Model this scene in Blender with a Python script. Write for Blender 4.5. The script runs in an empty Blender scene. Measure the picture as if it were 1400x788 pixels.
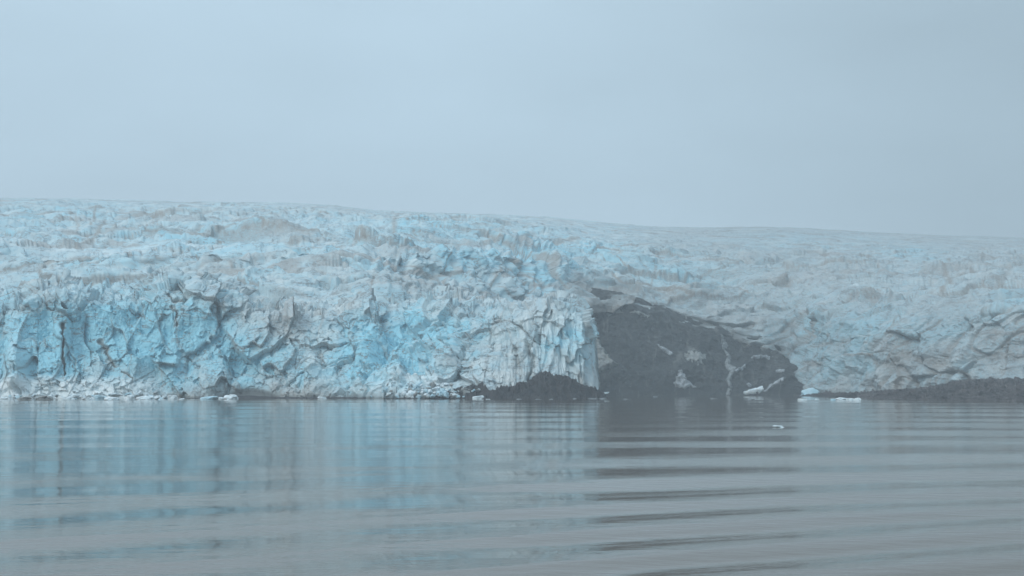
import bpy, math, random
import numpy as np

SC = bpy.context.scene
COL = SC.collection
rng = np.random.RandomState(7)
R = math.radians

# ------------------------------------------------------------------ camera
F = 1923.0                      # focal length in photograph pixels (1400 wide)
PITCH = math.atan(140.0 / F)    # horizon at row 534
CAMZ = 5.0
cd = bpy.data.cameras.new("camera")
cd.sensor_width = 36.0
cd.lens = 36.0 * F / 1400.0
cd.clip_start = 0.5
cd.clip_end = 9000
cam = bpy.data.objects.new("camera", cd)
cam.location = (0, 0, CAMZ)
cam.rotation_euler = (math.pi / 2 + PITCH, 0, 0)
COL.objects.link(cam)
SC.camera = cam

# ------------------------------------------------------------------ world and sun
SUN_EL, SUN_AZ = 36.0, -142.0
w = bpy.data.worlds.new("World")
SC.world = w
w.use_nodes = True
nt = w.node_tree
nt.nodes.clear()
N = nt.nodes.new; L = nt.links.new
wo = N('ShaderNodeOutputWorld')
sky = N('ShaderNodeTexSky'); sky.sky_type = 'NISHITA'; sky.sun_disc = False
sky.sun_elevation = R(SUN_EL); sky.sun_rotation = R(SUN_AZ)
sky.dust_density = 4.0; sky.air_density = 1.0
bg1 = N('ShaderNodeBackground'); bg1.inputs[1].default_value = 0.08
L(sky.outputs[0], bg1.inputs[0])
# overcast layer: brighter and bluer to the left, a grey bank of fog to the right
tc = N('ShaderNodeTexCoord')
sep = N('ShaderNodeSeparateXYZ'); L(tc.outputs['Generated'], sep.inputs[0])
at_ = N('ShaderNodeMath'); at_.operation = 'ARCTAN2'
L(sep.outputs[0], at_.inputs[0]); L(sep.outputs[1], at_.inputs[1])
nz = N('ShaderNodeTexNoise'); nz.inputs['Scale'].default_value = 2.2; nz.inputs['Detail'].default_value = 3
mp = N('ShaderNodeMapping'); mp.inputs['Scale'].default_value = (1, 1, 2.2)
L(tc.outputs['Generated'], mp.inputs[0]); L(mp.outputs[0], nz.inputs[0])
nm = N('ShaderNodeMath'); nm.operation = 'MULTIPLY_ADD'
L(nz.outputs[0], nm.inputs[0]); nm.inputs[1].default_value = 0.5
L(at_.outputs[0], nm.inputs[2])
mr = N('ShaderNodeMapRange'); mr.interpolation_type = 'SMOOTHSTEP'
mr.inputs[1].default_value = 0.15; mr.inputs[2].default_value = 0.72
L(nm.outputs[0], mr.inputs[0])
mx = N('ShaderNodeMix'); mx.data_type = 'RGBA'
SKY_A = (0.515, 0.68, 0.80, 1); SKY_B = (0.355, 0.47, 0.545, 1)
mx.inputs['A'].default_value = SKY_A; mx.inputs['B'].default_value = SKY_B
L(mr.outputs[0], mx.inputs['Factor'])
bg2 = N('ShaderNodeBackground'); bg2.inputs[1].default_value = 1.0
L(mx.outputs['Result'], bg2.inputs[0])
zr = N('ShaderNodeMapRange'); zr.interpolation_type = 'SMOOTHSTEP'     # overcast sky: brighter towards the zenith
zr.inputs[1].default_value = 0.12; zr.inputs[2].default_value = 0.95
zr.inputs[3].default_value = 1.0; zr.inputs[4].default_value = 1.5
L(sep.outputs[2], zr.inputs[0])
hz = N('ShaderNodeMapRange'); hz.interpolation_type = 'SMOOTHSTEP'     # pale band of cloud low over the ice
hz.inputs[1].default_value = 0.06; hz.inputs[2].default_value = 0.26
hz.inputs[3].default_value = 0.16; hz.inputs[4].default_value = 0.0
L(sep.outputs[2], hz.inputs[0])
ha = N('ShaderNodeMath'); ha.operation = 'ADD'; L(zr.outputs[0], ha.inputs[0]); L(hz.outputs[0], ha.inputs[1])
cn = N('ShaderNodeTexNoise'); cn.inputs['Scale'].default_value = 5; cn.inputs['Detail'].default_value = 5
cm = N('ShaderNodeMapping'); cm.inputs['Scale'].default_value = (1, 1, 3.5); L(tc.outputs['Generated'], cm.inputs[0]); L(cm.outputs[0], cn.inputs[0])
cr = N('ShaderNodeMapRange'); cr.inputs[1].default_value = .3; cr.inputs[2].default_value = .7; cr.inputs[3].default_value = .965; cr.inputs[4].default_value = 1.035
L(cn.outputs[0], cr.inputs[0])
hb = N('ShaderNodeMath'); hb.operation = 'MULTIPLY'; L(ha.outputs[0], hb.inputs[0]); L(cr.outputs[0], hb.inputs[1]); L(hb.outputs[0], bg2.inputs[1])
ms = N('ShaderNodeMixShader'); ms.inputs[0].default_value = 0.9
L(bg1.outputs[0], ms.inputs[1]); L(bg2.outputs[0], ms.inputs[2])
L(ms.outputs[0], wo.inputs['Surface'])

sl = bpy.data.lights.new("sun", 'SUN')
sl.energy = 1.1
sl.angle = R(22)
sl.color = (1.0, 0.97, 0.92)
so = bpy.data.objects.new("sun", sl)
# sky sun_rotation is measured clockwise from +Y
so.rotation_euler = (R(90 - SUN_EL), 0, R(-SUN_AZ) + math.pi)
COL.objects.link(so)
SC.view_settings.view_transform = 'Standard'
SC.view_settings.look = 'None'
SC.view_settings.exposure = 0.22
SC.view_settings.gamma = 1.0
SC.view_settings.use_curve_mapping = False
SC.cycles.max_bounces = 6
SC.cycles.volume_bounces = 0

# ------------------------------------------------------------------ numpy helpers
def at(px, py, d):
    """photo pixel + distance north of the boat -> point in the place"""
    px = np.asarray(px, float); py = np.asarray(py, float); d = np.asarray(d, float)
    c, s = math.cos(PITCH), math.sin(PITCH)
    y = F * c - (394 - py) * s
    z = F * s + (394 - py) * c
    k = d / y
    return np.stack(np.broadcast_arrays((px - 700) * k, d, CAMZ + z * k), -1)

def _h(ix, iy, iz, seed):
    a = (ix.astype(np.int64) * 73856093) ^ (iy.astype(np.int64) * 19349663) ^ (iz.astype(np.int64) * 83492791) ^ (seed * 2654435761)
    a &= 0xffffffff
    a ^= a >> 16; a = (a * 0x45d9f3b) & 0xffffffff
    a ^= a >> 16; a = (a * 0x45d9f3b) & 0xffffffff
    a ^= a >> 16
    return a

def h01(a, k):
    b = (a + k * 0x9E3779B1) & 0xffffffff
    b ^= b >> 15; b = (b * 0x2c1b3c6d) & 0xffffffff
    b ^= b >> 13
    return (b & 0xffffff) / float(0x1000000)

def gnoise(p, seed=0):
    i = np.floor(p).astype(np.int64); f = p - i
    u = f * f * f * (f * (f * 6 - 15) + 10)
    r = 0
    for dx in (0, 1):
        wx = u[..., 0] if dx else 1 - u[..., 0]
        for dy in (0, 1):
            wy = u[..., 1] if dy else 1 - u[..., 1]
            for dz in (0, 1):
                wz = u[..., 2] if dz else 1 - u[..., 2]
                a = _h(i[..., 0] + dx, i[..., 1] + dy, i[..., 2] + dz, seed)
                g = (h01(a, 1) * 2 - 1) * (f[..., 0] - dx) + (h01(a, 2) * 2 - 1) * (f[..., 1] - dy) + (h01(a, 3) * 2 - 1) * (f[..., 2] - dz)
                r = r + wx * wy * wz * g
    return r * 1.3          # about -1..1

def fbm(p, oct=4, seed=0, gain=0.5):
    r = 0; a = 1.0; t = 0
    for o in range(oct):
        r = r + a * gnoise(p * 2.03 ** o + 17.3 * o, seed + o); t += a; a *= gain
    return r / t

def ridged(p, oct=4, seed=0, gain=0.5):
    r = 0; a = 1.0; t = 0
    for o in range(oct):
        r = r + a * (1 - np.minimum(1, np.abs(gnoise(p * 2.03 ** o + 9.1 * o, seed + o)) * 2.2)); t += a; a *= gain
    return r / t

def cells(p, seed=0):
    """worley over the 2x2x2 nearest cells: F1, F2, cell hash, vector to the cell's point"""
    i0 = np.floor(p - 0.5).astype(np.int64)
    F1 = np.full(p.shape[:-1], 9.0); F2 = F1.copy()
    H = np.zeros(p.shape[:-1], np.int64); V = np.zeros_like(p)
    for dx in (0, 1):
        for dy in (0, 1):
            for dz in (0, 1):
                ix, iy, iz = i0[..., 0] + dx, i0[..., 1] + dy, i0[..., 2] + dz
                a = _h(ix, iy, iz, seed)
                q = np.stack([ix + 0.5 + (h01(a, 4) - .5) * .85, iy + 0.5 + (h01(a, 5) - .5) * .85, iz + 0.5 + (h01(a, 6) - .5) * .85], -1)
                v = p - q
                dd = (v * v).sum(-1)
                nw = dd < F1
                F2 = np.where(nw, F1, np.minimum(F2, dd))
                F1 = np.where(nw, dd, F1)
                H = np.where(nw, a, H)
                V = np.where(nw[..., None], v, V)
    return np.sqrt(F1), np.sqrt(F2), H, V

def facet(p, size, seed, tilt=1.0, jump=0.6, warp=0.25):
    """broken-ice displacement: every cell is its own tilted plane"""
    q = p / size
    q = q + warp * np.stack([gnoise(q * 1.7, seed + 1), gnoise(q * 1.7 + 31, seed + 2), gnoise(q * 1.7 + 57, seed + 3)], -1)
    f1, f2, H, V = cells(q, seed)
    g = np.stack([h01(H, 7) - .5, h01(H, 8) - .5, h01(H, 9) - .5], -1) * 2
    d = (g * V).sum(-1) * tilt + (h01(H, 10) - .5) * jump
    return d * size, f2 - f1, h01(H, 11)

def smooth(a, b, x):
    t = np.clip((x - a) / (b - a), 0, 1)
    return t * t * (3 - 2 * t)

def poly_dist(px, py, pts):
    """distance in photo pixels (undisplaced surface coordinates) to a polyline"""
    best = np.full(np.broadcast(px, py).shape, 1e9)
    for (x0, y0), (x1, y1) in zip(pts[:-1], pts[1:]):
        dx, dy = x1 - x0, y1 - y0
        t = np.clip(((px - x0) * dx + (py - y0) * dy) / (dx * dx + dy * dy + 1e-9), 0, 1)
        best = np.minimum(best, np.hypot(px - x0 - t * dx, py - y0 - t * dy))
    return best

def blob(px, py, cx, cy, rx, ry):
    return np.exp(-(((px - cx) / rx) ** 2 + ((py - cy) / ry) ** 2))

def grid_normals(P):
    a = np.gradient(P, axis=0); b = np.gradient(P, axis=1)
    n = np.cross(b, a)
    n /= np.linalg.norm(n, axis=-1, keepdims=True) + 1e-9
    return n

# ------------------------------------------------------------------ mesh helpers
def link_mesh(name, me, mat, parent=None, smooth_shade=True):
    if mat: me.materials.append(mat)
    if smooth_shade:
        me.polygons.foreach_set('use_smooth', np.ones(len(me.polygons), bool))
    me.update()
    o = bpy.data.objects.new(name, me)
    COL.objects.link(o)
    if parent: o.parent = parent
    return o

def grid_mesh(name, P, mat, attrs=None, parent=None, mask=None, flip=False, smooth_shade=True):
    nr, nc = P.shape[:2]
    idx = np.arange(nr * nc).reshape(nr, nc)
    q = np.stack([idx[:-1, :-1], idx[:-1, 1:], idx[1:, 1:], idx[1:, :-1]], -1).reshape(-1, 4)
    if flip: q = q[:, ::-1]
    V = P.reshape(-1, 3)
    used = None
    if mask is not None:
        fm = (mask[:-1, :-1] & mask[1:, :-1] & mask[:-1, 1:] & mask[1:, 1:]).reshape(-1)
        q = q[fm]
        used = np.unique(q)
        re = np.zeros(len(V), np.int64); re[used] = np.arange(len(used))
        q = re[q]; V = V[used]
    me = bpy.data.meshes.new(name)
    me.vertices.add(len(V)); me.vertices.foreach_set('co', V.astype(np.float32).ravel())
    me.loops.add(len(q) * 4); me.loops.foreach_set('vertex_index', q.astype(np.int32).ravel())
    me.polygons.add(len(q))
    me.polygons.foreach_set('loop_start', np.arange(0, len(q) * 4, 4, dtype=np.int32))
    me.update(calc_edges=True); me.validate()
    for k, a in (attrs or {}).items():
        at2 = me.attributes.new(k, 'FLOAT', 'POINT')
        a = np.broadcast_to(a, P.shape[:2]).reshape(-1)
        if used is not None: a = a[used]
        at2.data.foreach_set('value', a.astype(np.float32))
    return link_mesh(name, me, mat, parent, smooth_shade)

def tag(o, label=None, cat=None, group=None, kind=None):
    if label: o['label'] = label
    if cat: o['category'] = cat
    if group: o['group'] = group
    if kind: o['kind'] = kind
    return o

# ------------------------------------------------------------------ materials
def mat_base(name, rough=0.6):
    m = bpy.data.materials.new(name); m.use_nodes = True
    n = m.node_tree; b = n.nodes['Principled BSDF']
    b.inputs['Roughness'].default_value = rough
    return m, n, b

def mixc(n, fac, a, b):
    x = n.nodes.new('ShaderNodeMix'); x.data_type = 'RGBA'
    for s, v in (('Factor', fac), ('A', a), ('B', b)):
        if isinstance(v, (int, float)): x.inputs[s].default_value = v
        elif isinstance(v, tuple): x.inputs[s].default_value = v + (1,)
        else: n.links.new(v, x.inputs[s])
    return x.outputs['Result']

def noise(n, scale, detail=4, rough=0.6, vec=None, stretch=(1, 1, 1), dist=0.0):
    tcn = n.nodes.new('ShaderNodeTexCoord'); mpn = n.nodes.new('ShaderNodeMapping')
    mpn.inputs['Scale'].default_value = stretch
    n.links.new(tcn.outputs['Object'], mpn.inputs[0])
    t = n.nodes.new('ShaderNodeTexNoise')
    t.inputs['Scale'].default_value = scale; t.inputs['Detail'].default_value = detail
    t.inputs['Roughness'].default_value = rough; t.inputs['Distortion'].default_value = dist
    n.links.new(mpn.outputs[0], t.inputs[0])
    return t.outputs[0]

def ramp(n, v, lo, hi):
    r = n.nodes.new('ShaderNodeMapRange'); r.interpolation_type = 'SMOOTHSTEP'
    r.inputs[1].default_value = lo; r.inputs[2].default_value = hi
    n.links.new(v, r.inputs[0]); return r.outputs[0]

def attr(n, name):
    a = n.nodes.new('ShaderNodeAttribute'); a.attribute_name = name; return a.outputs['Fac']

def math2(n, op, a, b):
    m = n.nodes.new('ShaderNodeMath'); m.operation = op; m.use_clamp = True
    for i, v in enumerate((a, b)):
        if isinstance(v, (int, float)): m.inputs[i].default_value = v
        else: n.links.new(v, m.inputs[i])
    return m.outputs[0]

def bump(n, b, h, strength, dist):
    bp = n.nodes.new('ShaderNodeBump'); bp.inputs['Strength'].default_value = strength
    bp.inputs['Distance'].default_value = dist
    n.links.new(h, bp.inputs['Height']); n.links.new(bp.outputs[0], b.inputs['Normal'])

WHITE = (0.66, 0.72, 0.725); PALE = (0.46, 0.60, 0.66); BLUE = (0.34, 0.72, 0.86); DIRT = (0.27, 0.235, 0.20); SILT_SHADE = (0.41, 0.39, 0.375)
def make_ice(name):
    m, n, b = mat_base(name, 0.55)
    fine = noise(n, 0.55, 6, 0.7)
    mid = noise(n, 0.09, 5, 0.65, dist=0.6)
    c = mixc(n, ramp(n, mid, 0.38, 0.62), WHITE, PALE)
    c = mixc(n, attr(n, 'blue'), c, BLUE)
    sf = math2(n, 'MULTIPLY', attr(n, 'silt_shade'), ramp(n, fine, 0.25, 0.62))
    c = mixc(n, sf, c, SILT_SHADE)
    vn = noise(n, 0.045, 7, 0.62, stretch=(.7, 1, 1.8), dist=1.6)
    va = n.nodes.new('ShaderNodeMath'); va.operation = 'SUBTRACT'; n.links.new(vn, va.inputs[0]); va.inputs[1].default_value = .5
    vb = n.nodes.new('ShaderNodeMath'); vb.operation = 'ABSOLUTE'; n.links.new(va.outputs[0], vb.inputs[0])
    vein = math2(n, 'SUBTRACT', 1.0, ramp(n, vb.outputs[0], 0.0, 0.030))
    c = mixc(n, math2(n, 'MULTIPLY', vein, ramp(n, mid, .40, .58)), c, (0.22, 0.235, 0.24))
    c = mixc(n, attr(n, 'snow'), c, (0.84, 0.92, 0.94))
    df = math2(n, 'MULTIPLY', attr(n, 'dirt'), ramp(n, fine, 0.15, 0.55))
    c = mixc(n, df, c, DIRT)
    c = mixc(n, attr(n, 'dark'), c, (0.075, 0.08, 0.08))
    n.links.new(c, b.inputs['Base Color'])
    bump(n, b, fine, 0.6, 1.2)
    return m
ICE = make_ice('glacier_ice')

def make_rock(name, a, bcol, ccol, sc=0.05, snow=0.0):
    m, n, b = mat_base(name, 0.8)
    c = mixc(n, ramp(n, noise(n, sc, 7, 0.7), 0.35, 0.65), a, bcol)
    c = mixc(n, ramp(n, noise(n, sc * 7, 5, 0.7, stretch=(1, .5, 1.5)), 0.55, 0.72), c, ccol)
    n.links.new(c, b.inputs['Base Color'])
    bump(n, b, noise(n, sc * 14, 6, 0.7), 0.8, 1.0)
    return m, n, b, c
ROCK, _n, _b, _c = make_rock('wet_rock', (0.018, 0.020, 0.020), (0.042, 0.044, 0.044), (0.09, 0.094, 0.094))
_c = mixc(_n, math2(_n, 'MULTIPLY', ramp(_n, noise(_n, .11, 5, .65, stretch=(1, .5, .16), dist=.8), .54, .72), .8), _c, (0.17, 0.17, 0.165))
_c = mixc(_n, math2(_n, 'MULTIPLY', ramp(_n, noise(_n, .9, 4, .6), .66, .70), ramp(_n, noise(_n, .03, 3, .6), .5, .6)), _c, (0.34, 0.36, 0.37))
_n.links.new(_c, _b.inputs['Base Color'])
OUTCROP = make_rock('outcrop_rock', (0.035, 0.035, 0.038), (0.065, 0.06, 0.06), (0.11, 0.10, 0.10), 0.08)[0]
MORAINE = make_rock('moraine_gravel', (0.034, 0.031, 0.032), (0.125, 0.108, 0.105), (0.26, 0.25, 0.245), 0.09)[0]

def make_snow(name, a, b_):
    m, n, b = mat_base(name, 0.6)
    c = mixc(n, ramp(n, noise(n, 0.3, 6, 0.7), 0.35, 0.65), a, b_)
    n.links.new(c, b.inputs['Base Color']); bump(n, b, noise(n, 1.2, 5, 0.7), 0.6, 0.5)
    return m
SNOW = make_snow('old_snow', (0.48, 0.52, 0.56), (0.18, 0.20, 0.21))
GREYICE = make_snow('dirty_ice', (0.36, 0.38, 0.37), (0.18, 0.19, 0.19))
FLOE = make_snow('floe_ice', (0.86, 0.91, 0.93), (0.62, 0.74, 0.79))
BLUEFLOE = make_snow('blue_ice', (0.62, 0.78, 0.84), (0.38, 0.60, 0.70))
FALL = make_snow('falling_water', (0.30, 0.32, 0.33), (0.10, 0.11, 0.11))

# ------------------------------------------------------------------ water
def build_water():
    ang = np.radians(np.linspace(-78, 78, 520))
    ang = np.sign(ang) * np.abs(ang / ang.max()) ** 1.35 * ang.max()
    rad = np.exp(np.linspace(math.log(0.6), math.log(1780), 1250))
    A, D = np.meshgrid(ang, rad)
    x = D * np.sin(A); y = D * np.cos(A)
    # wake of the boat: ring crests, wavelength growing with distance
    cx, cy = 60.0, -40.0
    rr = np.hypot(x - cx, y - cy)
    crest = np.array([60, 66, 73, 80, 87, 93, 99.5, 106, 114, 128, 148, 181, 209, 246, 287, 340, 396, 477, 580, 710, 870, 1080, 1400, 1800, 2400.])
    lg = np.linspace(math.log(40), math.log(2400), 1600)
    tb = np.interp(lg, np.log(crest), np.arange(len(crest)))
    tb[lg < math.log(60)] = (lg[lg < math.log(60)] - math.log(60)) * 10
    ker = np.exp(-np.linspace(-2.5, 2.5, 121) ** 2); ker /= ker.sum()
    tb = np.convolve(np.pad(tb, 60, mode='reflect', reflect_type='odd'), ker, 'valid')
    der = np.gradient(tb, lg)
    wig = 0.16 * gnoise(np.stack([x / 70, y / 70, 0 * x], -1), 5) + .10 * gnoise(np.stack([x / 17, y / 17, 0 * x], -1), 15)
    lr = np.log(np.clip(rr, 41, 2390))
    ph = np.interp(lr, lg, tb) + wig
    lam = rr / np.maximum(.5, np.interp(lr, lg, der))
    lam = np.clip(lam, 3, 400)
    az = x / np.maximum(y, 1)                      # -0.36 .. 0.36 in view
    px = 700 + F * az
    right = smooth(560, 880, px)
    near = smooth(95, 60, D)
    far = smooth(300, 480, D)
    slope = 0.0075 + 0.042 * right * (1 - .30 * near) + 0.045 * near * (.35 + .65 * right) + 0.004 * far * (1 - right)
    slope = np.minimum(slope, 0.70 * CAMZ / np.maximum(D, 30) * (.6 + .4 * right))
    slope *= 0.75 + 0.4 * np.clip(0.5 + gnoise(np.stack([x / 120, y / 60, 0 * x], -1), 8), 0, 1)
    s = np.sin(2 * np.pi * ph)
    s = s + 0.12 * np.cos(4 * np.pi * ph)          # sharper crests
    z = slope * lam / (2 * np.pi) * s
    # short ripples riding on the near crests
    z += .0052 * np.cos(2 * np.pi * (rr / 1.7 + gnoise(np.stack([x / 9, y / 9, 0 * x], -1), 33))) * np.clip(np.cos(2 * np.pi * ph - .6), 0, 1) ** 3 * smooth(110, 70, D) * smooth(0, 1, D)
    # a few longer and shorter natural waves
    for i in range(26):
        l = 1.6 * 1.17 ** i
        th = rng.uniform(-.7, .7) + math.pi / 2
        k = 2 * math.pi / l
        a = 0.0020 * l / (2 * math.pi) * rng.uniform(.6, 1.2)
        fade = 1 - smooth(l * 28, l * 60, D)       # drop what the sheet is too coarse to carry
        z += a * fade * np.sin(k * (x * math.cos(th) + y * math.sin(th)) + rng.uniform(0, 6.28) + 2.2 * gnoise(np.stack([x / (l * 5), y / (l * 5), 0 * x + i], -1), 40 + i))
    z *= smooth(1780, 1400, D)
    lim = .72 * CAMZ / D
    for _ in range(60):
        g_ = np.abs(np.gradient(z, axis=0) / np.gradient(D, axis=0))
        bad = smooth(.85, 1.0, g_ / lim)
        if bad.max() == 0: break
        bad = np.maximum(bad, np.maximum(np.roll(bad, 1, 0), np.roll(bad, -1, 0)))
        zb = z.copy(); zb[3:-3] = (z[:-6] + z[1:-5] + z[2:-4] + z[3:-3] + z[4:-2] + z[5:-1] + z[6:]) / 7
        z = z + (zb - z) * bad
    P = np.stack([x, y, z], -1)
    m, n, b = mat_base('fjord_water', 0.02)
    b.inputs['Base Color'].default_value = (0.125, 0.088, 0.058, 1)
    b.inputs['IOR'].default_value = 1.34
    h1 = noise(n, 1.1, 4, 0.6, stretch=(0.45, 1, 1))
    h2 = noise(n, 0.16, 3, 0.5, stretch=(0.35, 1, 1))
    bp = n.nodes.new('ShaderNodeBump'); bp.inputs['Strength'].default_value = 1.0; bp.inputs['Distance'].default_value = 0.017
    n.links.new(h1, bp.inputs['Height'])
    bp2 = n.nodes.new('ShaderNodeBump'); bp2.inputs['Strength'].default_value = 1.0; bp2.inputs['Distance'].default_value = 0.045
    n.links.new(h2, bp2.inputs['Height']); n.links.new(bp.outputs[0], bp2.inputs['Normal'])
    n.links.new(bp2.outputs[0], b.inputs['Normal'])
    o = grid_mesh('water', P, m, flip=True)
    tag(o, 'grey fjord water with long ripples reflecting the ice', kind='structure')
build_water()

# ------------------------------------------------------------------ profile sheets
def keyed(keys, px):
    """keys: {px: [(row, distance), ...]} -> rows (n, len(px)), dists"""
    ks = sorted(keys)
    n = len(keys[ks[0]])
    Y = np.stack([np.interp(px, ks, [keys[k][i][0] for k in ks]) for i in range(n)])
    D = np.stack([np.interp(px, ks, [keys[k][i][1] for k in ks]) for i in range(n)])
    return Y, D

def resample(Y, D, nrow, wd=0.12):
    """rows spread along each profile by pixel height plus a share of true depth"""
    n, nc = Y.shape
    Lseg = np.abs(np.diff(Y, axis=0)) + wd * np.abs(np.diff(D, axis=0))
    T = np.vstack([np.zeros(nc), np.cumsum(Lseg, axis=0)])
    T /= T[-1]
    t = np.linspace(0, 1, nrow)
    YY = np.empty((nrow, nc)); DD = np.empty((nrow, nc))
    for j in range(nc):
        YY[:, j] = np.interp(t, T[:, j], Y[:, j]); DD[:, j] = np.interp(t, T[:, j], D[:, j])
    return YY, DD

def ice_detail(P0, scale=1.0, seed=0, big=1.0, k=(.75, .75, .75, .7), rk=7.0, q=(.8, .8, 1.0), ck=1.0):
    """displacement (metres, outward) and colour drivers for glacier ice"""
    s = scale
    q = P0 * np.array(q)
    d1, e1, c1 = facet(q, 42 * s, seed + 1, 0.55, 0.30, 0.35)
    d2, e2, c2 = facet(q, 17 * s, seed + 11, 0.75, 0.38, 0.35)
    d3, e3, c3 = facet(q, 7.0 * s, seed + 21, 0.8, 0.42, 0.35)
    d4, e4, c4 = facet(q, 3.0 * s, seed + 31, 0.8, 0.45, 0.3)
    f = fbm(P0 / 60, 3, seed + 41) * 9
    rg = (ridged(q / (26 * s), 3, seed + 51) - .5) * rk * s
    crack = smooth(0.06, 0.0, e1) * 3.6 * s * smooth(-.2, .5, gnoise(P0 / 22, seed + 61)) + smooth(0.10, 0, e2) * 1.8 * s
    d = big * (d1 * k[0] + f) + d2 * k[1] + d3 * k[2] + d4 * k[3] + rg - crack * k[3] * 1.2 * ck
    d5 = facet(q, 1.5 * s, seed + 71, .9, .5, .2)[0]
    d = d + d5 * k[3] * 1.3
    return d, (e1, e2, e3), (c1, c2, c3, c4)

def blur(a, k=1):
    for _ in range(k):
        b = a.copy(); b[1:-1] = (a[:-2] + 2 * a[1:-1] + a[2:]) / 4
        a = b.copy(); a[:, 1:-1] = (b[:, :-2] + 2 * b[:, 1:-1] + b[:, 2:]) / 4
    return a

# ------------------------------------------------------------------ glacier
glacier = bpy.data.objects.new('glacier', None)
glacier.location = (0, 1300, 0)
COL.objects.link(glacier)
tag(glacier, 'broad blue-white tidewater glacier with a crevassed ice cliff standing in grey water', 'glacier')
def under(o, parent):
    o.parent = parent
    o.matrix_parent_inverse = parent.matrix_world.inverted() if False else __import__('mathutils').Matrix.Translation(-parent.location)
    return o

# --- near ice cliff
WL = 548.0   # a little under the water line
def front_keys():
    lip = {-160: 425, -60: 418, 0: 419, 30: 414, 50: 402, 80: 398, 110: 406, 140: 412, 165: 410, 195: 411, 215: 398, 235: 394, 250: 402, 268: 393, 285: 400, 305: 408,
           340: 424, 380: 436, 420: 436, 450: 432, 480: 424, 520: 424, 560: 424, 600: 421, 640: 424, 680: 430, 715: 428, 740: 421,
           764: 418, 770: 421, 788: 426, 798: 436, 806: 446, 811: 458, 814: 480, 817: 505, 819: 525}
    base = {-160: 548, 180: 548, 560: 547, 640: 540, 690: 534, 715: 530, 740: 522, 760: 526, 780: 530, 800: 534, 819: 538}
    out = {}
    for px in sorted(set(list(lip) + list(base))):
        ly = np.interp(px, sorted(lip), [lip[k] for k in sorted(lip)])
        by = np.interp(px, sorted(base), [base[k] for k in sorted(base)])
        d0 = np.interp(px, [-160, 0, 200, 330, 430, 520, 640, 740, 800, 812, 819], [850, 862, 880, 886, 878, 862, 868, 880, 890, 902, 925])
        lean = np.interp(px, [-160, 40, 90, 300, 400, 480, 560, 650, 720, 800], [30, 30, 34, 40, 50, 80, 105, 70, 34, 22])
        mid = by + (ly - by) * np.interp(px, [0, 200, 480, 640, 760], [.30, .30, .38, .45, .5])
        out[px] = [(by + 4, d0), (by - 3, d0 + 1), (mid, d0 + lean * .35), (ly + 5, d0 + lean * .92), (ly, d0 + lean + 5),
                   (ly - np.interp(px, [0, 300, 700, 770, 790], [9, 14, 10, 2, -4]), d0 + lean + 60), (ly + 4, d0 + lean + 170)]
    return out
pxA = np.linspace(-160, 819, 1350)
pxA[-220:] = 700 + 119 * (1 - (1 - np.linspace((pxA[-220] - 700) / 119, 1, 220)) ** 1.5) if False else pxA[-220:]
YA, DA = keyed(front_keys(), pxA)
YA, DA = resample(YA, DA, 460, 0.10)
PX = np.broadcast_to(pxA, YA.shape)
P0 = at(PX, YA, DA)
NA = grid_normals(P0)
NA = np.where((NA[..., 1:2] > 0), -NA, NA)
NA[..., 2] *= .3 + .7 * smooth(.75, .95, NA[..., 2])
NA /= np.linalg.norm(NA, axis=-1, keepdims=True)
d, (e1, e2, e3), (c1, c2, c3, c4) = ice_detail(P0, 0.9, 3, big=0.6, ck=.3, k=(.8, .68, .52, .28), rk=3.2, q=(.95, .8, .50))
# fluted, melt-grooved face towards the right-hand corner
fl = smooth(640, 720, PX) * smooth(415, 450, YA)
flute = np.abs(gnoise(np.stack([P0[..., 0] / 5.0, P0[..., 1] / 30, P0[..., 2] / 34], -1), 77))
flute2 = np.abs(gnoise(np.stack([P0[..., 0] / 2.2, P0[..., 1] / 20, P0[..., 2] / 16], -1), 78))
d = d * (1 - .5 * fl) + fl * (2.6 - flute * 6.0 - flute2 * 3.2)
# hand-placed features of the face: cracks, grottoes, spurs (surface coordinates)
dark = np.zeros_like(d); dirt = np.zeros_like(d); silt_shade = np.zeros_like(d); blue = np.zeros_like(d)
def crack(pts, w_, depth, dk=0.7):
    global d
    dd = poly_dist(PX + 4 * gnoise(P0 / 8, 92) + 2 * gnoise(P0 / 3, 93), YA + 4 * gnoise(P0 / 9, 94), pts) / (.62 * w_ * (0.35 + 1.5 * np.abs(gnoise(P0 / 7, 91))))
    m = np.exp(-dd ** 2)
    d = d * (1 - .3 * m) - .6 * depth * m
    np.maximum(dirt, dk * .8 * np.exp(-(dd / 1.5) ** 2), out=dirt)
crack([(86, 446), (85, 470), (86, 490), (89, 514)], 3.0, 9, .9)
crack([(60, 402), (66, 420), (98, 440)], 3, 4, .5)
crack([(134, 468), (146, 476), (148, 492), (156, 500)], 4.0, 6, .85)
crack([(166, 510), (180, 518), (184, 534)], 3.0, 4, .8)
crack([(236, 420), (241, 432), (242, 446)], 3.0, 5, .8)
crack([(228, 400), (238, 412), (250, 412)], 4.0, 5, .7)
crack([(436, 482), (440, 500), (448, 505)], 4.0, 6, .5)
crack([(404, 486), (402, 520)], 2.0, 4, .3)
crack([(586, 500), (590, 522)], 2.0, 5, .5)
crack([(498, 500), (502, 530)], 2.4, 5, .2)
crack([(722, 470), (728, 500), (722, 520)], 6.0, 9, .4)
crack([(700, 440), (735, 470)], 3.0, 5, .3)
crack([(676, 398), (674, 430)], 2.0, 4, .5)
crack([(770, 440), (790, 480), (800, 520)], 3.0, 4, .2)
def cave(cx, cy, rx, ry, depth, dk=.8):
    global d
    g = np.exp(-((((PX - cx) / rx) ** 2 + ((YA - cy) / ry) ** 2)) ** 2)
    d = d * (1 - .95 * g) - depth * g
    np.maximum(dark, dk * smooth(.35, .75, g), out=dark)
cave(341, 549, 46, 24, 10, .85)
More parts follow.
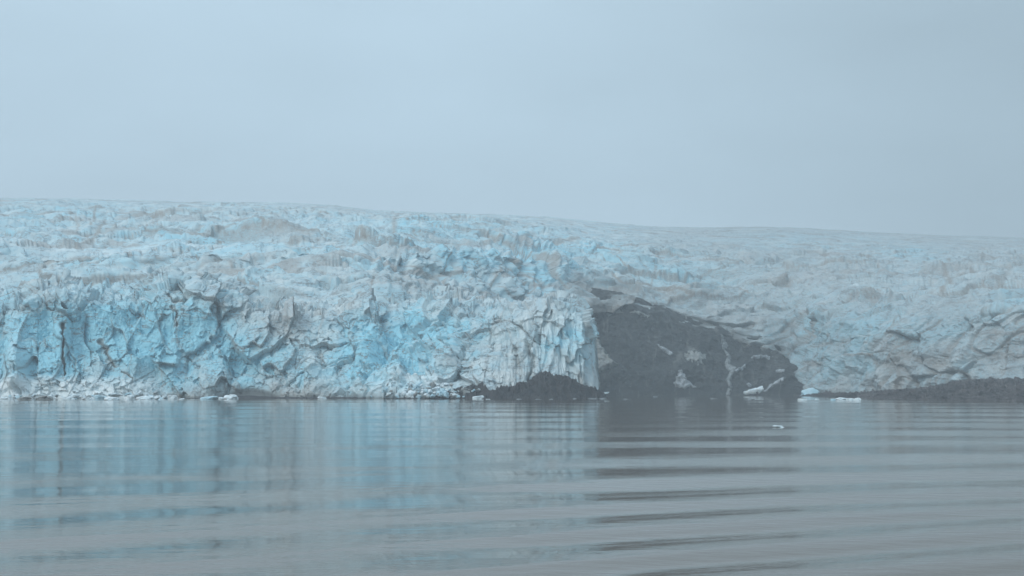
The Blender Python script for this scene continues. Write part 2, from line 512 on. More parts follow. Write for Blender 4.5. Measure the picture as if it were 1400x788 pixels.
cave(228, 549, 30, 8, 6, .5)
# dirty basal ice along the water between the grottoes
bas = smooth(170, 220, PX) * smooth(650, 560, PX) * smooth(520, 545, YA + 8 * gnoise(P0 / 12, 12))
silt_shade = np.maximum(silt_shade, .5 * bas); dirt = np.maximum(dirt, .4 * bas * smooth(200, 300, PX) * smooth(470, 440, PX))
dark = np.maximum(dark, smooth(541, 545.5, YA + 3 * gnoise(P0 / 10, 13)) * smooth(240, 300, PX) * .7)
# pale rubble apron at the left foot of the face and under the collapse
ap = smooth(245, 175, PX) * smooth(512, 530, YA + 7 * gnoise(P0 / 25, 14))
lump = facet(P0, 5.0, 301, .9, .8)[0]
d = d * (1 - .55 * ap) + ap * (5 + lump * .8)
ap2 = np.exp(-(((PX - 575) / 62) ** 2)) * smooth(510, 524, YA + 9 * gnoise(P0 / 18, 15))
d = d * (1 - .85 * ap2) + ap2 * (6 + lump * .9)
# leaning block at far left, blue towers in the collapse
for cx, cy, rx, ry, h in ((22, 505, 16, 34, 13), (502, 510, 18, 30, 9), (536, 518, 16, 20, 7), (427, 497, 12, 14, 8), (455, 505, 22, 34, 4), (105, 470, 18, 40, -7), (60, 450, 24, 40, -5), (185, 450, 40, 34, -4),
                          (430, 530, 20, 18, 4)):
    d = d + h * np.exp(-((((PX - cx) / rx) ** 2 + ((YA - cy) / ry) ** 2)) ** 2)
env = smooth(0, 0.02, np.linspace(0, 1, d.shape[0]))[:, None] * .7 + .3
cor = 1 - .8 * smooth(800, 819, PX)
PA = P0 + NA * (d * env * cor)[..., None]
nA = grid_normals(PA); up = np.abs(nA[..., 2])
# blue glacier ice shows where the face is freshly broken
w1 = .06 + 1.1 * blob(PX, YA, 60, 470, 110, 50) + 1.0 * blob(PX, YA, 190, 445, 90, 42) + .8 * blob(PX, YA, 270, 470, 70, 50) \
   + 1.2 * blob(PX, YA, 520, 500, 75, 45) + .9 * blob(PX, YA, 560, 455, 60, 26) + .9 * blob(PX, YA, 20, 520, 60, 30) + .5 * blob(PX, YA, 350, 500, 80, 35) \
   + .75 * blob(PX, YA, 778, 468, 38, 34) + .35 * blob(PX, YA, 640, 450, 60, 30) + .8 * blob(PX, YA, 118, 528, 90, 14) + .9 * blob(PX, YA, 540, 532, 60, 10)
var = .35 + .6 * c2 + .5 * c3 + .5 * fbm(P0 / 22, 3, 60)
blue = np.clip(1.35 * w1 * var * (.45 + .65 * (1 - up ** 2)) - .05, 0, .95)
blue = np.clip(blue + .10 * (c3 > .86), 0, .95)
blue *= (1 - .6 * ap)
bd = smooth(.1, .5, fbm(np.stack([P0[..., 0] / 60, P0[..., 1] / 20, P0[..., 2] / 9], -1), 4, 61))
silt_shade = np.maximum(silt_shade, np.clip(.75 * bd * (1 - np.clip(w1, 0, .85)) + .4 * smooth(.12, 0, e2) * (1 - .6 * np.clip(w1, 0, 1)), 0, .8))
silt_shade = np.maximum(silt_shade, .7 * smooth(330, 380, PX) * smooth(430, 405, PX) * smooth(430, 440, YA) * smooth(480, 450, YA))
silt_shade = np.maximum(silt_shade, (.12 * smooth(640, 700, PX)) * np.ones_like(d))
dirt = np.maximum(dirt, np.clip(.4 * smooth(.04, 0, e1) * (c1 > .35) * smooth(-.2, .4, gnoise(P0 / 20, 95)) + .2 * smooth(.06, 0, e2) * (c2 > .6), 0, 1))
dirt = np.maximum(dirt, .5 * smooth(.25, .6, fbm(P0 / 14, 3, 62)) * smooth(.35, .8, up) * (1 - np.clip(w1, 0, 1)))
blue *= (1 - dirt)
snow = np.clip(1.0 * ap + .95 * ap2 + .35 * blob(PX, YA, 22, 505, 16, 34) + .7 * blob(PX, YA, 427, 497, 10, 12), 0, 1) * (.65 + .35 * smooth(-.3, .3, gnoise(P0 / 7, 66)))
snow = np.maximum(snow, smooth(240, 200, PX) * smooth(532, 540, YA + 4 * gnoise(P0 / 9, 69)))
snow = np.maximum(snow, .5 * smooth(.8, .95, up) * smooth(.0, .4, gnoise(P0 / 15, 67)))
lobe = smooth(690, 735, PX) * smooth(418, 440, YA); snow = np.maximum(snow, .42 * lobe * smooth(-.4, .3, gnoise(P0 / 12, 68))); silt_shade *= 1 - .6 * lobe; dark *= 1 - ap; silt_shade *= 1 - .9 * np.maximum(ap, ap2); dirt *= 1 - .8 * np.maximum(ap, ap2)
fr = grid_mesh('ice_cliff', PA, ICE, dict(blue=blue, dirt=dirt, silt_shade=silt_shade, dark=dark, snow=snow), flip=True)
tag(under(fr, glacier), 'steep broken ice cliff of vivid blue and grey-white ice at the water')

# --- the ice field behind, and the far front right of the bay
def field_keys():
    # px: rows/distances of ten profile points
    lefty = lambda s: [(450, 955), (416 , 1010), (388, 1065), (377, 1130), (345, 1180), (337, 1300), (316, 1420), (302, 1620), (s + 3, 1950), (s, 2150), (s + 16, 2420)]
    K = {}
    for px, s in ((-160, 268), (0, 271), (120, 272), (220, 275), (330, 277), (400, 278), (450, 281), (520, 288), (600, 291), (660, 293)):
        K[px] = lefty(s)
    K[700] = [(446, 960), (418, 1020), (394, 1085), (382, 1150), (350, 1205), (342, 1330), (322, 1460), (308, 1660), (297, 1960), (294, 2160), (310, 2420)]
    K[745] = [(446, 1110), (422, 1150), (400, 1200), (386, 1260), (358, 1310), (347, 1410), (328, 1530), (313, 1710), (299, 1990), (296, 2190), (312, 2430)]
    K[775] = [(432, 1290), (417.6, 1330), (404.8, 1360), (390, 1400), (364, 1450), (351, 1530), (333, 1630), (318, 1790), (302, 2040), (299, 2210), (316, 2440)]
    K[800] = [(425, 1400), (413.6, 1410), (404.8, 1430), (392, 1465), (370, 1515), (355, 1590), (339, 1690), (323, 1840), (305, 2080), (302, 2240), (318, 2450)]
    K[850] = [(426, 1415), (412.0, 1420), (403.0, 1440), (392, 1480), (374, 1535), (357, 1610), (343, 1710), (328, 1860), (309, 2100), (306, 2250), (322, 2450)]
    K[900] = [(442, 1415), (430.0, 1420), (416.0, 1440), (400, 1480), (378, 1535), (360, 1610), (345, 1710), (330, 1860), (313, 2100), (310, 2250), (326, 2450)]
    K[950] = [(462, 1415), (448.4, 1420), (429.2, 1440), (408, 1480), (382, 1535), (362, 1610), (347, 1710), (332, 1860), (314, 2100), (311, 2250), (327, 2450)]
    K[1000] = [(472, 1415), (457.2, 1420), (435.6, 1440), (410, 1480), (384, 1535), (364, 1610), (348, 1710), (333, 1860), (314, 2100), (311, 2250), (327, 2450)]
    K[1050] = [(494, 1390), (478, 1405), (446, 1430), (414, 1475), (386, 1530), (365, 1610), (349, 1710), (334, 1860), (314, 2100), (311, 2250), (327, 2450)]
    K[1080] = [(520, 1365), (500, 1380), (462, 1410), (420, 1460), (390, 1525), (367, 1605), (350, 1705), (335, 1855), (315, 2100), (312, 2250), (328, 2450)]
    K[1102] = [(545, 1320), (520, 1330), (480, 1350), (432, 1390), (396, 1480), (372, 1580), (353, 1700), (337, 1860), (316, 2110), (313, 2250), (329, 2450)]
    K[1140] = [(545, 1270), (522, 1277), (485, 1292), (440, 1325), (400, 1430), (374, 1550), (355, 1690), (339, 1850), (318, 2110), (315, 2250), (331, 2450)]
    K[1200] = [(545, 1210), (522, 1216), (485, 1228), (446, 1250), (408, 1350), (380, 1490), (358, 1660), (342, 1840), (321, 2120), (318, 2260), (334, 2450)]
    K[1300] = [(545, 1150), (520, 1156), (480, 1168), (436, 1190), (412, 1280), (384, 1440), (362, 1620), (345, 1820), (325, 2120), (322, 2260), (338, 2450)]
    K[1400] = [(545, 1110), (518, 1115), (470, 1128), (428, 1150), (402, 1250), (382, 1400), (364, 1580), (347, 1790), (328, 2110), (325, 2250), (341, 2450)]
    K[1560] = [(545, 1100), (518, 1105), (465, 1118), (425, 1140), (400, 1240), (380, 1400), (364, 1580), (349, 1790), (333, 2110), (330, 2250), (346, 2450)]
    a_, b_ = [q[1] for q in K[520]], [q[1] for q in K[850]]
    rows = {k: [q[0] for q in K[k]] for k in K}
    ks = sorted(rows)
    for px in list(range(520, 850, 15)):
        wgt = float(smooth(500, 850, px))
        rr = [np.interp(px, ks, [rows[k][i] for k in ks]) for i in range(11)]
        K[px] = [(rr[i], a_[i] * (1 - wgt) + b_[i] * wgt) for i in range(11)]
    for px in (600, 660, 700, 745, 775, 800):
        wgt = float(smooth(500, 850, px))
        K[px] = [(rows[px][i], a_[i] * (1 - wgt) + b_[i] * wgt) for i in range(11)]
    return K
pxB = np.linspace(-160, 1560, 1900)
YB, DB = keyed(field_keys(), pxB)
YB, DB = resample(YB, DB, 560, 0.07)
PXB = np.broadcast_to(pxB, YB.shape)
P0 = at(PXB, YB, DB)
# soften the key-to-key creases
for _ in range(40):
    P0[:, 1:-1] = (P0[:, :-2] + 2 * P0[:, 1:-1] + P0[:, 2:]) / 4
NB = grid_normals(P0); NB = np.where(NB[..., 2:3] < 0, -NB, NB)
NB[..., 2] *= .3 + .7 * smooth(.75, .95, NB[..., 2])
NB /= np.linalg.norm(NB, axis=-1, keepdims=True)
d, (e1, e2, e3), (c1, c2, c3, c4) = ice_detail(P0, 1.35, 103, big=.7, k=(.5, .40, .36, .36), rk=4.5, q=(.45, .8, .8))
# long transverse pressure ridges
tr = ridged(np.stack([P0[..., 0] / 190, P0[..., 1] / 62 + .25 * gnoise(P0 / 90, 8), P0[..., 2] / 80], -1), 3, 131)
trs = smooth(2250, 1500, DB) * .7 + .3
d = d * .9 + (tr - .5) * 15 * trs
col = smooth(480, 540, PXB) * smooth(790, 740, PXB) * smooth(325, 345, YB) * smooth(432, 412, YB)
wx = P0[..., 0] + 5 * gnoise(P0 / 30, 141)
d = d - col * (np.abs(gnoise(np.stack([wx / 11, P0[..., 1] / 90, P0[..., 2] / 80], -1), 142)) * 11 - 3) - col * np.abs(gnoise(np.stack([wx / 4.5, P0[..., 1] / 50, P0[..., 2] / 40], -1), 143)) * 4
crest = smooth(1600, 2050, DB)
d = d * (1 - .86 * crest)
PBe = 6 * gnoise(P0 / 22, 187) * smooth(.08, 0, np.linspace(0, 1, d.shape[0]))[:, None]
P0[..., 2] += PBe
edge = smooth(0, .04, np.linspace(0, 1, d.shape[0]))[:, None] * .65 + .35
cvn = gnoise(np.stack([P0[..., 0] / 150, P0[..., 1] / 34 + .5 * gnoise(P0 / 60, 146), P0[..., 2] / 60], -1), 144)
cvl = smooth(.055, .0, np.abs(cvn)) * smooth(-.2, .2, gnoise(P0 / np.array([120, 80, 80]), 145))
d = d * (1 - .05 * smooth(820, 950, PXB)) - 3.2 * cvl
d = blur(d, 1)
PB = P0 + NB * (d * edge)[..., None]
PB[..., 2] = np.maximum(PB[..., 2], -3)
nB = grid_normals(PB); up = np.abs(nB[..., 2])
g = lambda *a: blob(PXB, YB, *a)
w1 = .48 + .5 * g(290, 330, 90, 20) + .7 * g(770, 350, 70, 22) + .6 * g(600, 315, 70, 16) + .8 * g(1140, 470, 80, 45) + .5 * g(1090, 330, 120, 14) + .6 * g(1390, 415, 30, 14) \
   + .6 * g(1240, 350, 60, 16) + .5 * g(30, 300, 120, 16) + .5 * g(640, 350, 60, 20) + .5 * g(1260, 455, 90, 22) + .5 * g(730, 385, 30, 30) + .5 * g(930, 375, 80, 20)
blue = np.clip(1.2 * w1 * (.25 + .5 * c2 + .45 * c3 + .45 * fbm(P0 / 30, 3, 160)) * (.45 + .6 * (1 - up ** 2)) - .06, 0, .8)
band = fbm(np.stack([P0[..., 0] / 160, P0[..., 1] / 45, P0[..., 2] / 16], -1), 4, 161)
silt_shade = np.clip(.75 * smooth(.0, .38, band), 0, 1)
lowr = smooth(830, 900, PXB) * smooth(395, 440, YB)
silt_shade = np.maximum(silt_shade, lowr * (.35 + .5 * smooth(-.2, .4, fbm(P0 / 40, 3, 163))))
silt_shade = np.maximum(silt_shade, .8 * smooth(755, 775, PXB) * smooth(850, 800, PXB) * smooth(400, 415, YB))
silt_shade = np.maximum(silt_shade, .7 * g(560, 400, 120, 20)); silt_shade = np.maximum(silt_shade, .75 * g(1220, 415, 90, 12))
dirt = .75 * smooth(.05, 0, e1) * (c1 > .5) + .4 * smooth(.07, 0, e2) * (c2 > .65)
dirt = np.maximum(dirt, .6 * smooth(.22, .6, fbm(np.stack([P0[..., 0] / 30, P0[..., 1] / 16, P0[..., 2] / 10], -1), 4, 162)))
lay = P0[..., 2] / 7.5 + 1.3 * gnoise(P0 / 75, 171) + .5 * gnoise(P0 / 20, 172)
stripe = smooth(.55, .95, np.sin(lay * 2.2)) * smooth(-.1, .35, gnoise(P0 / np.array([110, 60, 30]), 173))
silt_shade = np.maximum(silt_shade, .75 * stripe); dirt = np.maximum(dirt, .35 * stripe)
def sd(pts, w_, k):
    global dirt
    q = poly_dist(PXB, YB, pts) / (w_ * (.5 + 1.0 * np.abs(gnoise(P0 / 12, 191))))
    dirt = np.maximum(dirt, k * np.exp(-q ** 2))
sd([(131, 285), (129, 302), (124, 318)], 3, .7); sd([(143, 305), (138, 322), (126, 334), (104, 338)], 4, .75); sd([(104, 303), (108, 315), (104, 330)], 3, .5)
sd([(120, 352), (113, 372)], 4, .6); sd([(145, 325), (200, 322), (270, 325)], 3, .5); sd([(1290, 370), (1300, 385), (1288, 402)], 6, .8); sd([(1355, 385), (1372, 396)], 6, .6)
sd([(540, 300), (538, 318)], 5, .6); sd([(606, 372), (612, 400), (616, 410)], 3, .7); sd([(512, 395), (508, 415)], 3, .7); sd([(674, 370), (674, 410)], 2.5, .8)
sd([(310, 372), (318, 380)], 4, .6); sd([(60, 370), (72, 376)], 6, .6); sd([(896, 370), (886, 400)], 3, .5); sd([(910, 400), (935, 405)], 6, .4); sd([(975, 335), (1010, 338)], 4, .5)
dirt = np.clip(np.maximum(dirt, .55 * cvl), 0, 1); blue *= 1 - dirt
silt_shade = np.maximum(silt_shade, smooth(790, 960, PXB) * (.62 + .3 * gnoise(P0 / 50, 189)) * (1 - np.clip(1.1 * g(1140, 470, 70, 42) + g(1390, 415, 40, 16) + .8 * g(1250, 455, 70, 20) + .6 * g(1090, 330, 110, 12) + .6 * g(930, 372, 70, 18) + .6 * g(1240, 350, 60, 14), 0, 1)))  # right-hand ice painted duller for the fog-bank gloom, sparing the blue patches
silt_shade = np.clip(silt_shade, 0, 1)
dark = .0 * dirt
lowrock = smooth(.10, .0, np.linspace(0, 1, d.shape[0]))[:, None] * smooth(770, 800, PXB) * smooth(1120, 1080, PXB)
dirt = np.maximum(dirt, .85 * lowrock); silt_shade = np.maximum(silt_shade, lowrock)
low2 = smooth(.34, .04, np.linspace(0, 1, d.shape[0]) [:, None] + .16 * gnoise(P0 / 35, 181)) * smooth(765, 790, PXB) * smooth(1110, 1085, PXB)
dark = .8 * low2 * smooth(-.35, .25, fbm(P0 / np.array([30, 30, 12]), 3, 188)); silt_shade = np.maximum(silt_shade, low2 * .8)
dark = np.maximum(dark, smooth(800, 980, PXB) * (.10 + .17 * smooth(400, 450, YB)) * smooth(-.6, .4, fbm(P0 / 45, 3, 190) + .2))  # fog-bank gloom on the right painted in as darker ice, stronger low down
snow = .5 * smooth(.86, .97, up) * smooth(.05, .45, gnoise(P0 / 22, 67)) * (1 - low2) * smooth(420, 380, YB) * (1 - .7 * smooth(790, 960, PXB))
for yl, a0, a1, kk in ((341, -160, 380, .6), (379, 60, 230, .5), (354, 420, 620, .4), (406, 330, 560, .4), (300, -100, 300, .25), (398, 1090, 1320, .4)):  # highlight lines on the terrace lips, painted bright through the snow mask
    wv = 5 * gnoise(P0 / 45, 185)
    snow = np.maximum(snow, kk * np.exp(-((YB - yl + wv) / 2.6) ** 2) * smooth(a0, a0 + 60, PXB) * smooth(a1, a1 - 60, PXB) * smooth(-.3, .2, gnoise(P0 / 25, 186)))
bf = grid_mesh('ice_field', PB, ICE, dict(blue=blue, dirt=dirt, silt_shade=silt_shade, dark=dark, snow=snow), flip=True)
tag(under(bf, glacier), 'crevassed pale ice field rising behind the cliff to the skyline')

# ------------------------------------------------------------------ rock wall in the bay
def rock_base(px, py):
    top = np.interp(px, [740, 790, 850, 900, 950, 1020, 1060, 1090, 1115, 1150], [418, 415, 413, 430, 450, 466, 480, 500, 530, 540])
    top = top + 5 * gnoise(np.stack([px / 26, px * 0, px * 0], -1), 210)
    t = (545 - py) / np.maximum(545 - top, 8)
    dd = np.interp(px, [740, 820, 1040, 1100, 1150], [1400, 1362, 1350, 1310, 1280]) + 58 * np.maximum(t, 0) ** 1.3 + 170 * np.maximum(t - .98, 0)
    p = at(px, py, dd)
    n1 = (ridged(p * np.array([1, 1, .6]) / 55, 5, 201) - .5) * 16 + fbm(p / 90, 3, 202) * 14 + (ridged(p / 12, 3, 204) - .5) * 4
    p = p + np.array([-.1, -.85, .3]) * n1[..., None] * np.clip((545 - py) / 25, .2, 1)[..., None]
    return p
gx, gt = np.meshgrid(np.linspace(740, 1150, 520), np.linspace(0, 1, 260))
topy = np.interp(gx[0], [740, 790, 850, 900, 950, 1020, 1060, 1090, 1115, 1150], [418, 415, 413, 430, 450, 466, 480, 500, 530, 540])
topy = topy - 4 * smooth(860, 800, gx[0]) + 5 * gnoise(np.stack([gx[0] / 26, gx[0] * 0, gx[0] * 0], -1), 210) + 3 * gnoise(np.stack([gx[0] / 7, gx[0] * 0, gx[0] * 0], -1), 211)
gy = 547 + (topy[None] - 547) * gt * 1.11
PR = rock_base(gx, gy)
rw = grid_mesh('rock_hillside', PR, ROCK, flip=True)
tag(rw, 'dark wet rock slope under the ice at the back of the bay', kind='structure')

def inside(px, py, poly):
    r = np.zeros(px.shape, bool); n = len(poly)
    for i in range(n):
        x0, y0 = poly[i]; x1, y1 = poly[(i + 1) % n]
        if y0 == y1: continue
        c = ((y0 > py) != (y1 > py)) & (px < (x1 - x0) * (py - y0) / (y1 - y0) + x0)
        r ^= c
    return r

def patch(name, poly, mat, label, cat, lift=3.0, thick=2.0, group=None, rough=2.0, surf=rock_base, step=.45):
    xs = [p[0] for p in poly]; ys = [p[1] for p in poly]
    X, Y = np.meshgrid(np.arange(min(xs) - 3, max(xs) + 3, step), np.arange(max(ys) + 3, min(ys) - 3, -step))
    P = surf(X, Y)
    Xn = X + rough * (1.6 * gnoise(P / 7, 301) + 1.3 * gnoise(P / 3, 303)); Yn = Y + rough * (1.2 * gnoise(P / 7, 302) + gnoise(P / 3, 304))
    m = inside(Xn, Yn, poly)
    dist = np.minimum.reduce([poly_dist(Xn, Yn, [poly[i], poly[(i + 1) % len(poly)]]) for i in range(len(poly))])
    m &= gnoise(P / np.array([3.2, 3.2, 2.2]), 306) > -.16 - .12 * dist
    hh = lift * .3 + thick * np.clip(dist / 3, 0, 1) ** .6 + .6 * gnoise(P / 5, 305)
    hh = np.where(m, hh, -3.0)
    # a thin real body that dips into the rock all round
    grow = m.copy()
    for _ in range(2):
        g2 = grow.copy(); g2[1:] |= grow[:-1]; g2[:-1] |= grow[1:]; g2[:, 1:] |= grow[:, :-1]; g2[:, :-1] |= grow[:, 1:]; grow = g2
    P = P + np.array([-.1, -.85, .5]) * hh[..., None]
    o = grid_mesh(name, P, mat, flip=True, mask=grow)
    return tag(o, label, cat, group)

patch('ice_tongue', [(811, 462), (820, 466), (828, 482), (846, 500), (833, 503), (818, 508), (808, 500)], GREYICE, 'grey dirty ice wedge against rock just right of the blue cliff corner', 'ice', 3, 6)
patch('snow_patch', [(929, 509), (933, 513), (940, 520), (953, 531), (940, 530), (930, 533), (922, 528), (924, 518)], SNOW, 'triangular grey snow patch low on the dark rock slope', 'snow patch')
patch('snow_patch', [(898, 470), (905, 472), (921, 484), (917, 486), (905, 479)], SNOW, 'thin slanting snow streak high on the dark rock slope', 'snow patch', rough=1.0)
patch('snow_patch', [(1015, 536), (1034, 531), (1043, 529), (1045, 533), (1040, 538), (1020, 540)], FLOE, 'bright white ice ledge at the water right of the waterfall', 'snow patch', 3, 3, rough=.8)
patch('snow_patch', [(1044, 535), (1054, 527), (1064, 521), (1076, 519), (1070, 523), (1058, 529), (1049, 537)], SNOW, 'ragged diagonal snow strip climbing right from the white ledge', 'snow patch', rough=1.5)
patch('snow_patch', [(1060, 506), (1072, 507), (1073, 511), (1062, 511)], SNOW, 'small oblong snow patch above the diagonal snow strip', 'snow patch', rough=1.0)
patch('snow_patch', [(1019, 526), (1024, 524), (1029, 529), (1025, 529)], SNOW, 'tiny hooked snow patch just above the white ledge', 'snow patch', rough=1.0)
patch('snow_patch', [(1003, 508), (1012, 503), (1020, 499), (1019, 503), (1008, 510)], SNOW, 'short snow streak beside the waterfall slanting up right', 'snow patch', rough=1.0)
patch('snow_patch', [(1028, 489), (1040, 487), (1052, 486), (1052, 490), (1040, 491), (1032, 494)], SNOW, 'long broken snow line under the ice edge, upper right of rock', 'snow patch', rough=1.8)
patch('snow_patch', [(808, 415), (822, 418), (836, 428), (832, 431), (818, 423)], GREYICE, 'pale snow sliver at the top left of the dark rock slope', 'snow patch', rough=1.0)
patch('snow_patch', [(860, 426), (875, 429), (890, 434), (886, 436), (870, 431)], GREYICE, 'pale snow sliver along the ice edge above mid rock', 'snow patch', rough=1.0)
patch('snow_patch', [(934, 484), (950, 480), (962, 486), (964, 494), (955, 500), (944, 497)], bpy.data.materials['dirty_ice'], 'faint mottled grey snow area in the middle of the rock slope', 'snow patch', 1, .8, rough=6.0)
patch('waterfall', [(985, 458), (989, 460), (996, 470), (993, 478), (1000, 486), (998, 498), (1008, 502), (1003, 512), (998, 522), (1002, 530), (997, 541), (992, 541), (996, 530), (992, 520), (997, 510), (990, 498), (994, 486), (987, 474)], FALL,
      'thin grey waterfall running down the dark rock to the water', 'waterfall', 2, 1.2, rough=.8)

# ------------------------------------------------------------------ low rock outcrop under the cliff
def shelf(px0, px1, topk, d_front, d_back, name, mat, label, nx, ny, seed, amp=1.2, botk=None):
    X, T = np.meshgrid(np.linspace(px0, px1, nx), np.linspace(0, 1, ny))
    ks = sorted(topk); ty = np.interp(X, ks, [topk[k] for k in ks])
    df = np.interp(X, *d_front); db = np.interp(X, *d_back)
    Dd = df + (db - df) * T
    ztop = at(X, ty, db)[..., 2]
    z = -1.5 + (ztop + 1.5) * T ** .75
    P = np.stack([(X - 700) / F * Dd * 1.0, Dd, z], -1)
    # true lateral position for this camera pitch
    P[..., 0] = at(X, 540 + 0 * X, Dd)[..., 0]
    tp = np.sin(np.clip(T, 0, 1) * np.pi) * .8 + .35
    P[..., 2] += amp * tp * ((ridged(P / np.array([9, 9, 5.]), 4, seed) - .45) * 3 + fbm(P / 28, 3, seed + 5) * 2.4 + facet(P, 3.5, seed + 9, .7, .5)[0] * .5)
    o = grid_mesh(name, P, mat, flip=True)
    return tag(o, label, kind='structure')
shelf(590, 832, {590: 543, 640: 530, 660: 527, 690: 529, 712: 527, 728: 520, 745: 511, 756: 513, 765: 514, 775: 516, 790: 523, 810: 530, 820: 538, 832: 545},
      ([590, 640, 740, 832], [858, 846, 846, 880]), ([590, 740, 832], [868, 884, 900]), 'rock_shore', OUTCROP, 'dark bare rock outcrop under the right end of the ice cliff', 520, 130, 401, 2.1)
shelf(225, 605, {225: 545.5, 300: 543, 340: 541, 380: 543, 430: 543.5, 520: 543, 605: 543},
      ([225, 605], [862, 848]), ([225, 605], [876, 866]), 'waterline_rock', OUTCROP, 'thin dark ledge of rock along the water under the cliff', 420, 30, 431, .35)
shelf(1085, 1600, {1085: 544, 1120: 542, 1160: 541, 1200: 538, 1240: 535, 1275: 531, 1300: 525, 1320: 521, 1345: 520, 1400: 520, 1600: 514},
      ([1085, 1130, 1170, 1200, 1260, 1400, 1600], [1300, 1080, 860, 780, 690, 625, 560]), ([1085, 1130, 1200, 1260, 1320, 1400, 1600], [1330, 1290, 1220, 1185, 1155, 1130, 1110]),
      'moraine_shore', MORAINE, 'low brown-grey moraine spit in front of the right-hand ice', 620, 260, 451, 1.7)

# ------------------------------------------------------------------ ice blocks and floes
def lump_mesh(seed, blocky=.8, sub=3):
    import bmesh
    bm = bmesh.new(); bmesh.ops.create_icosphere(bm, subdivisions=sub, radius=1.0)
    V = np.array([v.co[:] for v in bm.verts])
    f, e, c = facet(V + seed * 7.3, .8, seed, .6, .5, .2)
    r = 1 + .30 * gnoise(V * 1.3 + seed, seed) + blocky * f * .8 + .10 * gnoise(V * 4 + seed, seed + 3)
    V = V * r[:, None]
    V[:, 2] = np.clip(V[:, 2] + .25 * V[:, 0] * gnoise(V * 0 + seed * 1.37, 2), -.5, .55 + .5 * h01(np.array([seed]), 3))
    for v, co in zip(bm.verts, V): v.co = co
    me = bpy.data.meshes.new('lump'); bm.to_mesh(me); bm.free()
    return me
def ice_lump(name, px, py, wpx, hpx, d, mat, label, cat, group=None, seed=0, z0=None, depth=.6):
    """a body of ice wpx by hpx (photo pixels) standing with its foot at row py"""
    c = at(px, py, d)
    me = lump_mesh(seed)
    o = link_mesh(name, me, mat, smooth_shade=False)
    s = d / F
    W, Hh = wpx * s, hpx * s
    o.scale = (W / 2, W / 2 * depth, Hh / 1.5)
    o.rotation_euler = (0, rng.uniform(-.12, .12), rng.uniform(-.5, .5))
    if name in ('ice_chunk', 'ice_piece'): o.rotation_euler = tuple(rng.uniform(-.7, .7, 3))
    zz = c[2] if z0 is None else z0
    o.location = (c[0], d, zz + Hh * .18)
    return tag(o, label, cat, group)

def dwater(py): return CAMZ * F / (py - 534.0)

floes = [ # px, row of foot, width, height, material, label
 (8, 546, 22, 3.5, FLOE, 'flat pale floe at the very left end of the waterline'),
 (33, 546.5, 20, 3.5, GREYICE, 'dirty tan slab of ice, second from the left end'),
 (60, 546.5, 22, 5, GREYICE, 'dark banded ice slab below the white rubble slope'),
 (93, 547, 17, 5, FLOE, 'grey-white tilted slab right of the dark banded slab'),
 (120, 546.5, 12, 4, FLOE, 'small bluish slab between two grey slabs at left'),
 (134, 545, 10, 6, BLUEFLOE, 'bright little blue-white hump left of the wide grey floe'),
 (154, 547.5, 20, 5, FLOE, 'wide grey-topped floe at the right end of the rubble slope'),
 (178, 547, 13, 7, FLOE, 'rounded white floe below the yellow-stained crack'),
 (201, 546.5, 28, 5, FLOE, 'long white floe with turquoise right end under the dirty ice'),
 (236, 546, 13, 6.5, FLOE, 'pointed white floe alone left of the grotto'),
 (248, 546.5, 9, 2, FLOE, 'low grey sliver of ice trailing the pointed white floe'),
 (285, 546, 25, 4, BLUEFLOE, 'flat turquoise floe in front of the grotto mouth'),
 (302, 546, 8, 3, FLOE, 'tiny white floe between the turquoise floe and peaked floe'),
 (316, 546, 17, 6, FLOE, 'peaked white floe at the right of the grotto mouth'),
 (441, 545, 13, 5.5, FLOE, 'small white angular floe below the square ice block'),
 (653, 545, 15, 7, FLOE, 'rounded blue-white chunk at the left foot of the rock outcrop'),
 (667, 546.5, 6, 1.8, FLOE, 'tiny white bit beside the rounded chunk at the outcrop'),
 (710, 546, 7, 1.6, FLOE, 'small flat floe at the left under the rock outcrop'),
 (736, 546.5, 8, 1.6, FLOE, 'flat grey-white floe under the outcrop peak'),
 (753.5, 546.5, 5, 2, FLOE, 'bright speck of ice just right of the outcrop peak'),
 (786, 545.5, 5, 1.6, FLOE, 'faint floe under the right slope of the outcrop'),
 (810, 545.5, 14, 2.2, FLOE, 'long white floe below the tip of the outcrop'),
 (824, 545, 11, 2.6, FLOE, 'white slanting floe just past the tip of the outcrop'),
 (856, 546, 6, 1.6, FLOE, 'little grey floe in the bay right of the outcrop'),
 (896, 543, 6, 2.6, FLOE, 'tiny white floe in front of the dark rock slope'),
 (976, 545.5, 10, 1.8, FLOE, 'thin white floe in front of the waterfall'),
 (1028, 546, 7, 1.4, FLOE, 'faint thin floe below the bright white ledge'),
 (1097, 547.5, 11, 4, FLOE, 'white floe floating left below the blue-white hump'),
 (1117, 547, 6, 3, FLOE, 'small floe between the left floe and the floe raft'),
 (1139, 547.5, 8, 3, BLUEFLOE, 'left end piece of the floe raft by the moraine'),
 (1151, 547, 16, 4.5, FLOE, 'broad white middle floe of the raft by the moraine'),
 (1163, 547.5, 11, 4, FLOE, 'round right-hand floe of the raft by the moraine'),
 (1173, 548, 8, 5, FLOE, 'upright end floe of the raft nearest the moraine spit'),
 (1064, 582.8, 18, 3.2, FLOE, 'lone white floe drifting on open water nearest the viewer'),
]
for i, (px, py, wp, hp, mt, lb) in enumerate(floes):
    dd = dwater(py)
    if px < 640: dd = min(dd, 840)
    elif px < 830: dd = min(dd, 836)
    if px < 330: hp *= 1.35
    if 700 < px < 1035: hp *= .8; mt = SNOW
    ice_lump('ice_floe', px, py, wp, hp, dd, mt, lb, 'ice floe', 'ice floes along the waterline', seed=500 + i, z0=-.1)

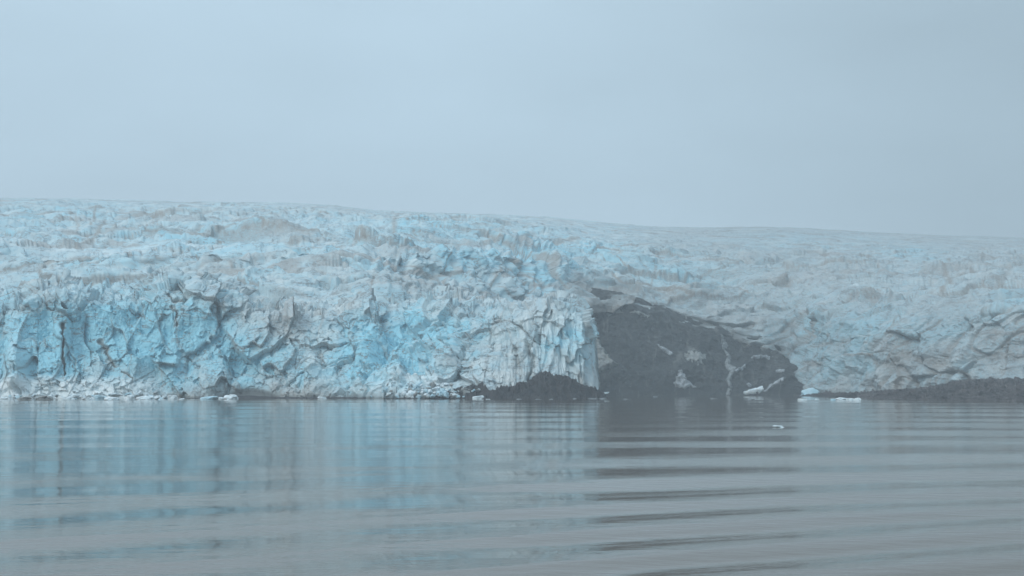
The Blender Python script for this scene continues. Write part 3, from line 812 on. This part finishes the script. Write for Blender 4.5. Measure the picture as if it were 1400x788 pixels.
# bigger single blocks
ice_lump('ice_block', 1110, 541, 34, 13, 1290, BLUEFLOE, 'blue-white hump of ice at the foot of the right-hand glacier front', 'ice block', seed=601, z0=0, depth=.8)
ice_lump('ice_block', 826, 538.5, 14, 3.2, 900, FLOE, 'white ice splinter lying off the outcrop tip above the water', 'ice block', seed=602)
# rubble of the collapse
labs = 'small broken ice lump in the rubble heap below the blue collapse'
k = 0
for i in range(120):
    px = rng.normal(590, 36)
    if px < 505 or px > 655: continue
    t = rng.uniform(0, 1) ** 1.3
    mx_ = np.interp(px, [505, 540, 600, 655], [14, 20, 22, 10])
    py = 543 - t * mx_
    dd = 851 + t * 12 + rng.uniform(-1, 1)
    sz = rng.choice([3, 4, 5, 7, 10]) * rng.uniform(.8, 1.2) * (1 - .3 * t)
    ice_lump('ice_chunk', px, py + 1, sz, sz * rng.uniform(.5, .8), dd, [FLOE, FLOE, BLUEFLOE, GREYICE][rng.randint(4)], labs, 'ice lump', 'ice rubble under the collapse', seed=700 + i, depth=.9)

# brash ice along the left foot
labs2 = 'small white ice piece in the brash strip along the left foot of the cliff'
for i in range(95):
    px = rng.uniform(-20, 236); t = rng.uniform(0, 1) ** 1.5
    sz = rng.choice([2.5, 3.5, 5, 7, 10], p=[.3, .3, .2, .13, .07]) * rng.uniform(.8, 1.2)
    dd = np.interp(px, [0, 200], [843, 853]) + t * 8
    ice_lump('ice_piece', px, 546.5 - t * 6, sz * 1.3, sz * rng.uniform(.45, .75), dd, [FLOE, FLOE, FLOE, BLUEFLOE][rng.randint(4)], labs2, 'ice piece', 'brash ice at the left foot', seed=900 + i, depth=.9)
# ------------------------------------------------------------------ haze
def build_haze():
    x0, x1, y0, y1, z0, z1 = -2600, 2600, -400, 2700, -5, 345
    me = bpy.data.meshes.new('haze')
    v = [(x, y, z) for z in (z0, z1) for y in (y0, y1) for x in (x0, x1)]
    f = [(0, 2, 3, 1), (4, 5, 7, 6), (0, 1, 5, 4), (2, 6, 7, 3), (0, 4, 6, 2), (1, 3, 7, 5)]
    me.from_pydata(v, [], f)
    m = bpy.data.materials.new('haze_air'); m.use_nodes = True
    n = m.node_tree; n.nodes.clear()
    out = n.nodes.new('ShaderNodeOutputMaterial'); pv = n.nodes.new('ShaderNodeVolumePrincipled')
    pv.inputs['Color'].default_value = (0.84, 0.92, 0.985, 1)
    pv.inputs['Density'].default_value = 0.00031
    n.links.new(pv.outputs[0], out.inputs['Volume'])
    o = link_mesh('haze', me, m, smooth_shade=False)
    tag(o, 'thin pale fog over the fjord', kind='stuff')
    zmax = max((PB[..., 2].max(), PA[..., 2].max()))
    print('highest ice', zmax)
build_haze()
